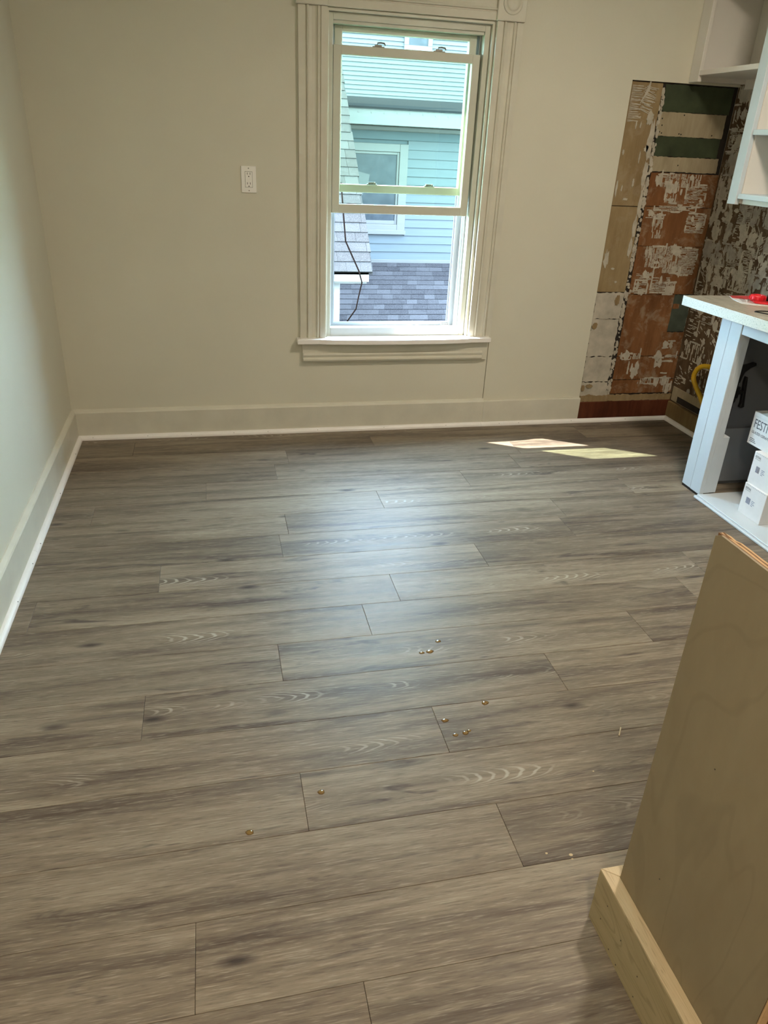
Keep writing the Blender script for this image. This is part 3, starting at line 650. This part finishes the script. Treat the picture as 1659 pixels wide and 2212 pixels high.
for i in range(12):
    t = 2*PI*i/12; MB().tube([(3.155+.0345*math.cos(t), -.822+.0345*math.sin(t), zb+.010), (3.155+.0345*math.cos(t), -.822+.0345*math.sin(t), zb+.024)], 0.0028, 5).build('knob_rib', M['red'], kb)
MB().prism([(3.11,-.85),(3.10,-.88),(3.16,-.93),(3.20,-.91),(3.19,-.87)], lambda a, c, t: (a, c, t), zb+.0024, zb+.010).build('red_insert', M['red'], bpk, 0.003)
MB().lathe([(0.026, 0.002), (0.029, 0.012), (0.029, 0.034), (0.024, 0.040), (0.0, 0.040)], (3.205, -.865, zb), 'z', 16).build('black_cap', M['black'], bpk)
wz = lambda y: ztop(y)+0.0025
wl = MB().tube([(3.12, -1.10, wz(-1.10)), (3.05, -1.066, wz(-1.066)), (3.00, -1.052, wz(-1.05)), (2.972, -1.056, wz(-1.056)), (2.963, -1.064, wz(-1.064)), (2.968, -1.074, wz(-1.074)), (2.985, -1.118, wz(-1.118)), (3.03, -1.19, wz(-1.19))], 0.0025, 6).build('wire_loop', M['black'], smooth=True)
tag(wl, 'thin black wire loop lying on the worktop near its front edge', 'wire')

# ---- yellow gas hose
pts = []
ctrl = [Vector(q) for q in ((3.405, -0.42, 0.415), (3.36, -0.375, 0.418), (3.352, -0.30, 0.405), (3.35, -0.255, 0.375), (3.35, -0.238, 0.325), (3.352, -0.27, 0.285), (3.355, -0.335, 0.235), (3.358, -0.40, 0.17), (3.362, -0.46, 0.09), (3.363, -0.48, 0.0))]
for i in range(len(ctrl)-1):
    p0, p1, p2, p3 = ctrl[max(i-1, 0)], ctrl[i], ctrl[i+1], ctrl[min(i+2, len(ctrl)-1)]
    for k in range(6):
        t = k/6; pts.append(0.5*((2*p1)+(p2-p0)*t+(2*p0-5*p1+4*p2-p3)*t*t+(3*p1-p0-3*p2+p3)*t**3))
pts.append(ctrl[-1])
tag(MB().tube(pts, 0.0135, 10).build('gas_hose', M['yellow'], smooth=True), 'yellow gas hose looping off the stripped wall behind base cabinet', 'hose')

# ------------------------------------------------------------------ wall cupboards, right wall
XU, ZU = 3.100, 2.42
ca = empty('wall_cupboard', (3.25, -0.27, 1.762), 'short cream open cupboard high over the range gap', 'cupboard')
box('stile', M['cabwarm'], XU, XU+0.020, -0.079, -0.002, 1.762, ZU, ca, 0.0015)
box('side_panel', M['cabwarm'], XU+0.020, W-0.001, -0.040, -0.001, 1.768, ZU, ca, 0.001)
box('shelf', M['cabwarm'], XU+0.002, W-0.001, -0.520, -0.041, 1.788, 1.810, ca, 0.0015)
box('shelf', M['cabwarm'], XU+0.002, W-0.001, -0.520, -0.041, 2.165, 2.185, ca, 0.0015)
box('back_panel', M['cabwarm'], W-0.006, W-0.001, -0.520, -0.041, 1.745, ZU, ca, 0.0005)
box('top_panel', M['cabwarm'], XU, W-0.001, -0.520, -0.002, ZU-0.02, ZU+0.02, ca, 0.001)
cbx = empty('wall_cupboard', (3.25, -0.95, 1.247), 'tall white open cupboard with shelves hanging lower than its neighbour', 'cupboard')
box('stile', M['cabw'], XU-0.002, XU+0.020, -0.580, -0.521, 1.247, ZU, cbx, 0.0015)
box('side_panel', M['cabwarm'], XU+0.020, W-0.001, -0.585, -0.5215, 1.252, ZU, cbx, 0.001)
for z in (1.272, 1.532, 1.83, 2.12): box('shelf', M['cabw'], XU+0.002, W-0.001, -1.42, -0.5852, z, z+0.022, cbx, 0.0015)
box('bottom_cleat', M['cabwarm'], XU+0.03, XU+0.05, -1.42, -0.586, 1.250, 1.2715, cbx, 0.001)
box('back_panel', M['cabw'], W-0.006, W-0.001, -1.42, -0.586, 1.252, ZU, cbx, 0.0005)
box('stile', M['cabw'], XU-0.002, XU+0.020, -1.48, -1.42, 1.247, ZU, cbx, 0.0015)
box('side_panel', M['cabwarm'], XU+0.020, W-0.001, -1.48, -1.42, 1.252, ZU, cbx, 0.001)
box('top_panel', M['cabw'], XU, W-0.001, -1.48, -0.5215, ZU-0.02, ZU+0.02, cbx, 0.001)

# ------------------------------------------------------------------ plywood cabinet in the foreground
PX = 1.4545; PY0, PY1 = -2.962, -3.318
pc = empty('plywood_cabinet', (1.75, -3.14, 0), 'bare plywood cabinet with pine skirting and raw top edge', 'cabinet')
ang_top = 0.93
sp_ = MB(); L = []
for i in range(30):
    y = PY0 + (PY1-PY0)*i/29; z = ang_top + random.uniform(-.0003, .0003) - (0.006 if i == 0 else 0)
    L.append((y, z))
sp_.prism([(PY0, 0.0)] + L + [(PY1, 0.0)], lambda a, c, t: (t, a, c), PX, PX+0.004).build('face_veneer', M['ply'], pc)
for i, (d0, d1, m) in enumerate(((.004, .0075, 'plyedged'), (.0075, .0115, 'plyedge'), (.0115, .0145, 'plyedged'), (.0145, .018, 'plyedge'))):
    q = MB(); pp = []
    for k in range(30):
        y = PY0 + (PY1-PY0)*k/29; pp.append((y, ang_top - .001 + random.uniform(-.0005, .0003) - (random.uniform(0.0, .0035) if y > PY0-.035 and i > 0 else 0)))
    q.prism([(PY0, 0.0)] + pp + [(PY1, 0.0)], lambda a, c, t: (t, a, c), PX+d0, PX+d1).build('ply_layer', M[m], pc)
box('back_panel', M['ply'], PX+0.018, 2.05, PY0-0.012, PY0-0.001, 0.09, 0.84, pc, 0.001)
box('bottom_panel', M['ply'], PX+0.018, 2.05, PY1+0.02, PY0-0.013, 0.09, 0.105, pc, 0.001)
box('side_panel', M['ply'], 2.05, 2.068, PY1, PY0, 0.0, 0.84, pc, 0.001)
box('face_edge', M['plyedge'], PX+0.001, PX+0.017, PY1-0.004, PY1-0.0005, 0.02, ang_top-.002, pc, 0.001)
fs = box('face_frame', M['oakwood'], PX+0.018, PX+0.075, PY1-0.018, PY1-0.0005, 0.02, 0.84, pc, 0.002)
box('door', M['oakwood'], PX+0.077, 2.03, PY1-0.020, PY1-0.001, 0.11, 0.66, pc, 0.003)
box('drawer_front', M['oakwood'], PX+0.077, 2.03, PY1-0.020, PY1-0.001, 0.68, 0.82, pc, 0.003)
BX0, BY0, BH = 1.4245, -2.936, 0.146
sk = MB().prism([(BX0, BY0), (PX-.0005, PY0+.002), (PX-.0005, PY1-.02), (BX0, PY1-.02)], lambda a, c, t: (a, c, t), 0.0, BH-0.0015).build('skirting', M['pine'], pc, 0.001)
MB().prism([(BX0+.0006, BY0-.0012), (PX-.0005, PY0+.0015), (PX-.0005, PY1-.02), (BX0+.0006, PY1-.02)], lambda a, c, t: (a, c, t), BH-0.0015, BH).build('skirting_top', M['pinetop'], pc)
MB().prism([(BX0+.0008, BY0), (PX, PY0+.0028), (2.068, PY0+.0028), (2.068, BY0)], lambda a, c, t: (a, c, t), 0.0, BH).build('skirting', M['pinetop'], pc, 0.001)
for (y, z) in [(-2.985, .098), (-2.975, .045), (-3.02, .015), (-3.045, .08), (-3.05, .012), (-3.11, .072), (-3.115, .018)]:
    MB().lathe([(0.0014, 0.0), (0.0014, -0.0006)], (BX0, y, z), 'x', 7).build('nail_hole', M['nail'], sk)
for (y, z) in [(-3.06, .27), (-3.22, .60), (-3.10, .58)]:
    MB().lathe([(0.0013, 0.0), (0.0013, -0.0006)], (PX, y, z), 'x', 7).build('nail_hole', M['nail'], pc)

# ------------------------------------------------------------------ drips and crumbs on the floor
def dripmat():
    t = NT('amber_drip'); t.color((0.20, 0.12, 0.035)); t.rough(0.12, 0.6); return t.m
M['drip'] = dripmat()
def drip(x, y, r, n_=9):
    pts_ = blob(0, 0, r, r*0.8, n_, 0.2); q = MB(); k = len(pts_)
    q.v = [(x+a, y+c, 0.0) for a, c in pts_] + [(x+a*.6, y+c*.6, r*.16) for a, c in pts_] + [(x, y, r*.2)]
    q.f = [(i, (i+1) % k, k+(i+1) % k, k+i) for i in range(k)] + [(k+i, k+(i+1) % k, 2*k) for i in range(k)] + [tuple(reversed(range(k)))]
    return q
G = 'amber glue drips on the floor'
for (x, y, r, lb) in [(1.377, -1.964, .010, 'dark amber glue drip just apart from a shiny pair of drops'), (1.308, -2.014, .010, 'smaller shiny glue drop of a touching pair on the floor'), (1.335, -2.011, .013, 'larger shiny glue drop of a touching pair on the floor'),
                   (1.430, -2.270, .012, 'round amber glue drip on a plank beyond the end joint'), (1.293, -2.320, .011, 'round amber glue drip beside the plank end joint'), (1.306, -2.379, .009, 'small amber glue drip next to a smeared double drip'),
                   (1.335, -2.376, .010, 'smeared double glue drip, wider half, near the plank end joint'), (1.348, -2.370, .006, 'smeared double glue drip, tiny half, near the plank end joint'), (0.918, -2.511, .010, 'lone amber glue spot right beside a plank end joint'), (0.740, -2.599, .010, 'faint lone amber glue spot on a plank far from the others')]:
    tag(drip(x, y, r).build('glue_drip', M['drip'], smooth=True), lb, 'drip', G)
for (x, y, r, lb) in [(1.399, -2.777, .0035, 'tiny pale wood crumb beside a larger one near plywood cabinet'), (1.453, -2.791, .005, 'largest pale wood crumb on the floor near plywood cabinet'), (1.452, -2.802, .003, 'tiniest pale crumb touching the largest one on the floor'), (1.622, -2.567, .003, 'single pale wood crumb alone near the wood splinter')]:
    tag(drip(x, y, r, 6).build('wood_crumb', M['pinetop']), lb, 'crumb', 'pale crumbs on the floor')
tag(MB().tube([(1.752, -2.462, .002), (1.772, -2.434, .003)], 0.002, 5).build('wood_splinter', M['pinetop']), 'thin pale wood splinter on the floor near plywood cabinet', 'splinter')

# ------------------------------------------------------------------ ceiling lamp of the room and an added fill lamp (above the picture)
def ceiling_lamp(x, y, watt, label):
    o = empty('ceiling_lamp', (x, y, ZC), label, 'lamp', 'ceiling lamps')
    MB().lathe([(0.16, 0.0), (0.165, -0.02), (0.15, -0.03)], (x, y, ZC), 'z', 28).build('canopy', M['white'], o, smooth=True)
    t = NT('lit_diffuser'); t.b.inputs['Emission Color'].default_value = (1, 0.87, 0.70, 1); t.b.inputs['Emission Strength'].default_value = 3.0
    t.color(t.ramp(t.noise(t.coord(), 5), [(0.3, (0.85, 0.83, 0.8)), (0.7, (0.9, 0.88, 0.85))]))
    MB().lathe([(0.145, -0.03), (0.13, -0.055), (0.09, -0.07), (0.0, -0.075)], (x, y, ZC), 'z', 28).build('diffuser', t.m, o, smooth=True)
    ld = bpy.data.lights.new('lamp_light', 'AREA'); ld.shape = 'DISK'; ld.size = 0.28; ld.energy = watt; ld.color = (1.0, 0.87, 0.70)
    lo = bpy.data.objects.new('lamp_light', ld); C.objects.link(lo); lo.location = (x, y, ZC-0.08); lo.parent = o
    lo.matrix_parent_inverse = Matrix.Translation(-Vector(o.location))
ceiling_lamp(2.4, -1.95, LAMP_W, 'round ceiling lamp over the range side of the room')
ceiling_lamp(0.9, -4.2, LAMP_W, 'added round ceiling lamp behind the camera, fill light for the room')  # second lamp added as warm fill for the back wall

# ------------------------------------------------------------------ outside
struct(box('ground', M['grass'], -30, 45, 0.2, 45, -4.2, -4.0, bevel=0), 'lawn between the houses', 'lawn')
struct(box('wall_outer', M['xwhite'], -6, 10, YO+.001, YO+.02, -4.0, 0.40, bevel=0), 'outside face of the wall below the window', 'wall')
# neighbour: blue clapboard house, 6 m away
NY = 6.0
nb = empty('neighbour_house', (3.0, NY, -4), 'blue clapboard house with white window, dark low roof and grey lower roof', 'house')
box('wall_body', M['blued'], 2.2, 5.6, NY+.012, NY+4.0, -4.0, 1.62, nb, 0)
zf = 1.452
frz = box('frieze_board', M['blued'], 2.2, 5.6, NY-.018, NY+.012, zf, 1.56, nb, 0.002)
NW = (2.26, 3.19, 0.39, 1.41)
def board(z0, z1, x0, x1):
    q = MB(); q.prism([(NY+.012, z0), (NY-.016, z0), (NY-.016, z0+.003), (NY-.003, z1+.006), (NY+.012, z1+.006)], lambda a, c, t: (t, a, c), x0, x1)
    q.build('siding_board', M['blue'], nb, origin=((x0+x1)/2, NY, z0))
z = zf; EX = 0.0995
while z > -0.1:
    z0 = z - EX
    if z0 > NW[3]-.01 or z < NW[2]+.005: board(z0, z, 2.2, 5.6)
    else: board(z0, z, 2.2, NW[0]-.001); board(z0, z, NW[1]+.001, 5.6)
    z = z0
box('skirt_board', M['xwhite'], 2.2, 5.6, NY-.02, NY+.012, 0.02, 0.062, nb, 0.003)
nw = MB(); nw.box(NW[0], NW[0]+.105, NY-.035, NY+.01, NW[2], NW[3]); nw.box(NW[1]-.105, NW[1], NY-.035, NY+.01, NW[2], NW[3]); nw.box(NW[0]+.105, NW[1]-.105, NY-.035, NY+.01, NW[3]-.09, NW[3]); nw.box(NW[0]+.105, NW[1]-.105, NY-.035, NY+.01, NW[2], NW[2]+.10)
nwo = nw.build('window_frame', M['xwhite'], nb, 0.004)
nw2 = MB(); a0, a1, b0, b1 = NW[0]+.105, NW[1]-.105, NW[2]+.10, NW[3]-.09
nw2.box(a0, a0+.03, NY-.02, NY+.008, b0, b1); nw2.box(a1-.03, a1, NY-.02, NY+.008, b0, b1); nw2.box(a0+.03, a1-.03, NY-.02, NY+.008, b1-.03, b1); nw2.box(a0+.03, a1-.03, NY-.02, NY+.008, b0, b0+.045)
nw2.build('window_sash', M['xwhite'], nwo, 0.003)
box('window_ledge', M['xwhite'], NW[0]-.01, NW[1]+.01, NY-.055, NY, NW[2]-.02, NW[2]+.035, nwo, 0.004)
box('pane', M['pane'], a0+.02, a1-.02, NY-.006, NY+.004, b0+.03, b1-.02, nwo, 0)
MB().prism([(2.40, 1.13), (2.72, 1.06), (2.70, 0.95), (2.62, 0.80), (2.58, 0.56), (2.45, 0.55), (2.40, 0.60)], lambda a, c, t: (a, t, c), NY-.012, NY-.008).build('curtain', M['curt'], nwo)
fa = box('fascia', M['xwhite'], 2.2, 5.8, NY-.30, NY-.27, 1.60, 1.765, nb, 0.003)
box('soffit', M['xwhite'], 2.2, 5.8, NY-.27, NY+.012, 1.60, 1.62, nb, 0)
box('bed_moulding', M['xwhite'], 2.2, 5.6, NY-.06, NY-.0, 1.545, 1.60, nb, 0.01)
for i in range(14):
    MB().lathe([(0.009, 0), (0.009, -.004)], (2.35+i*0.155, NY-.30, 1.728+random.uniform(-.006, .006)), 'y', 7).build('nail_head', M['nail'], fa)
# low-slope dark roof above
ro = MB(); ro.prism([(NY-.32, 1.765), (NY-.32, 1.785), (NY+3.9, 2.075), (NY+3.9, 2.0)], lambda a, c, t: (t, a, c), 2.2, 5.9)
ro.build('roof', M['sh_d'], nb)
# lower grey roof falling towards us with shingles
th = math.radians(16.0); EXS = 0.127
RT = (NY-.02, 0.028)                                # top line of the lower roof
lr = MB(); Lr = 3.05
lr.prism([(RT[0], RT[1]-.012), (RT[0]-Lr*math.cos(th), RT[1]-.012-Lr*math.sin(th)), (RT[0]-Lr*math.cos(th), RT[1]-.15-Lr*math.sin(th)), (RT[0], RT[1]-.15)], lambda a, c, t: (t, a, c), 1.95, 5.3)
lro = lr.build('lower_roof', M['sh_g'], nb)
def shingle_mesh(nm, m, wd, ln, ang, thick=0.009, skew=0.0):
    """slab whose lower edge is at local origin, rising to +y at ang"""
    q = MB(); ca_, sa_ = math.cos(ang), math.sin(ang)
    for (x, s, d) in ((-wd/2, 0, thick), (wd/2, 0, thick), (wd/2+skew, ln, .002), (-wd/2+skew, ln, .002)):
        q.v.append((x, s*ca_ - d*sa_, s*sa_ + d*ca_))
    for (x, s) in ((-wd/2, 0), (wd/2, 0), (wd/2+skew, ln), (-wd/2+skew, ln)): q.v.append((x, s*ca_ + .004*sa_, s*sa_ - .004*ca_))
    q.f = [(0,1,2,3), (4,7,6,5), (0,4,5,1), (1,5,6,2), (2,6,7,3), (3,7,4,0)]
    return q.mesh(nm, m)
def lay(parent, m, ang, y0, z0, rows, x0, x1, widths, EXS, skew=0.0):
    pool = [shingle_mesh('shingle', m, wv, EXS+0.012, ang, 0.009 + 0.0025*random.random(), skew) for wv in widths]
    cnt = 0; rest = []
    for r in range(rows):
        x = x0 - random.uniform(0, max(widths))
        while x < x1:
            k = random.randrange(len(widths)); wv = widths[k]
            l, rr = max(x, x0), min(x+wv, x1)
            if rr - l > 0.03:
                s = r*EXS
                me = pool[k] if (l == x and rr == x+wv) else shingle_mesh('shingle', m, rr-l-.002, EXS+0.012, ang, 0.009, skew)
                o = bpy.data.objects.new('shingle', me); C.objects.link(o); o.parent = parent
                o.location = ((l+rr)/2, y0 + s*math.cos(ang), z0 + s*math.sin(ang)); cnt += 1
            x += wv + 0.0015
    return cnt
nrow = 20
lay(lro, M['sh_g'], th, RT[0]-nrow*EXS*math.cos(th), RT[1]-nrow*EXS*math.sin(th)-.008, nrow, 2.0, 4.1, (0.13, 0.17, 0.22), 0.127, 0.03)
# left house: steep roof coming towards us, white eave
LY, LX, LZ = 3.0, 2.174, 0.397; a2 = math.radians(42); EXL = 0.112
lh = empty('shingled_house', (1.2, 4, -4), 'white house with steep grey shingle roof in front of the blue house', 'house')
rl = MB(); RL = 6.2
rl.prism([(LY, LZ-.012), (LY+RL*math.cos(a2), LZ-.012+RL*math.sin(a2)), (LY+RL*math.cos(a2), LZ-.05+RL*math.sin(a2)), (LY, LZ-.05)], lambda a, c, t: (t, a, c), -1.6, LX-.006)
rlo = rl.build('steep_roof', M['sh_l'], lh)
lay(rlo, M['sh_l'], a2, LY-.02, LZ-.026, 27, 1.30, LX, (0.10, 0.13, 0.17), EXL, 0.0)
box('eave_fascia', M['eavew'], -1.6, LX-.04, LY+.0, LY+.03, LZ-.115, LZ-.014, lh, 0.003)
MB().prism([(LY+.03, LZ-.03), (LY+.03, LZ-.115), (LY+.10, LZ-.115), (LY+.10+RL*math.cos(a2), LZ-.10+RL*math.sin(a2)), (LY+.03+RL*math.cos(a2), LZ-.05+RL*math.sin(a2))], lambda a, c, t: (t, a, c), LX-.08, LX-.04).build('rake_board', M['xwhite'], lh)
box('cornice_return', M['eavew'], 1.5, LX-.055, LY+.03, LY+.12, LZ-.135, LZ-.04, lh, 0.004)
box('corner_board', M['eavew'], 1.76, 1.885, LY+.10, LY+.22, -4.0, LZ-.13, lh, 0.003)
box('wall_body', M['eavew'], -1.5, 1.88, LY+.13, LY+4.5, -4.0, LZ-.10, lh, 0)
# service cable on the left house
cpts = [Vector(q) for q in ((1.822, 2.75, 1.117), (1.845, 2.75, 0.889), (1.869, 2.75, 0.661), (1.992, 2.75, 0.415), (2.021, 2.75, 0.32), (1.992, 2.75, 0.187), (1.974, 2.75, 0.092), (1.9, 2.85, -0.06), (1.875, 3.02, -0.2), (1.87, 3.09, -0.35))]
tag(MB().tube(cpts, 0.0065, 6).build('service_cable', M['cable'], smooth=True), 'thin brown service cable drooping past the white eave', 'cable')
# far pale house behind
FY = 18.0
fh = empty('far_house', (6, FY, -4), 'pale blue vinyl-sided house far behind with a small dark window', 'house')
box('wall_body', M['pale'], -2, 15, FY+.02, FY+6, -4, 5.4, fh, 0)
z = 1.9
while z < 5.3:
    q = MB(); q.prism([(FY+.02, z), (FY-.028, z), (FY-.028, z+.005), (FY, z+.107), (FY+.02, z+.107)], lambda a, c, t: (t, a, c), -2, 15)
    q.build('siding_board', M['pale'], fh, origin=(6, FY, z)); z += 0.102
fw = MB(); fw.box(5.95, 6.70, FY-.07, FY, 3.56, 3.67); fw.box(5.95, 6.07, FY-.07, FY, 3.67, 4.9); fw.box(6.58, 6.70, FY-.07, FY, 3.67, 4.9); fw.box(6.07, 6.58, FY-.07, FY, 4.8, 4.9)
fwo = fw.build('window_frame', M['xwhite'], fh, 0.005); box('pane', M['pane'], 6.07, 6.58, FY-.045, FY-.03, 3.67, 4.8, fwo, 0)
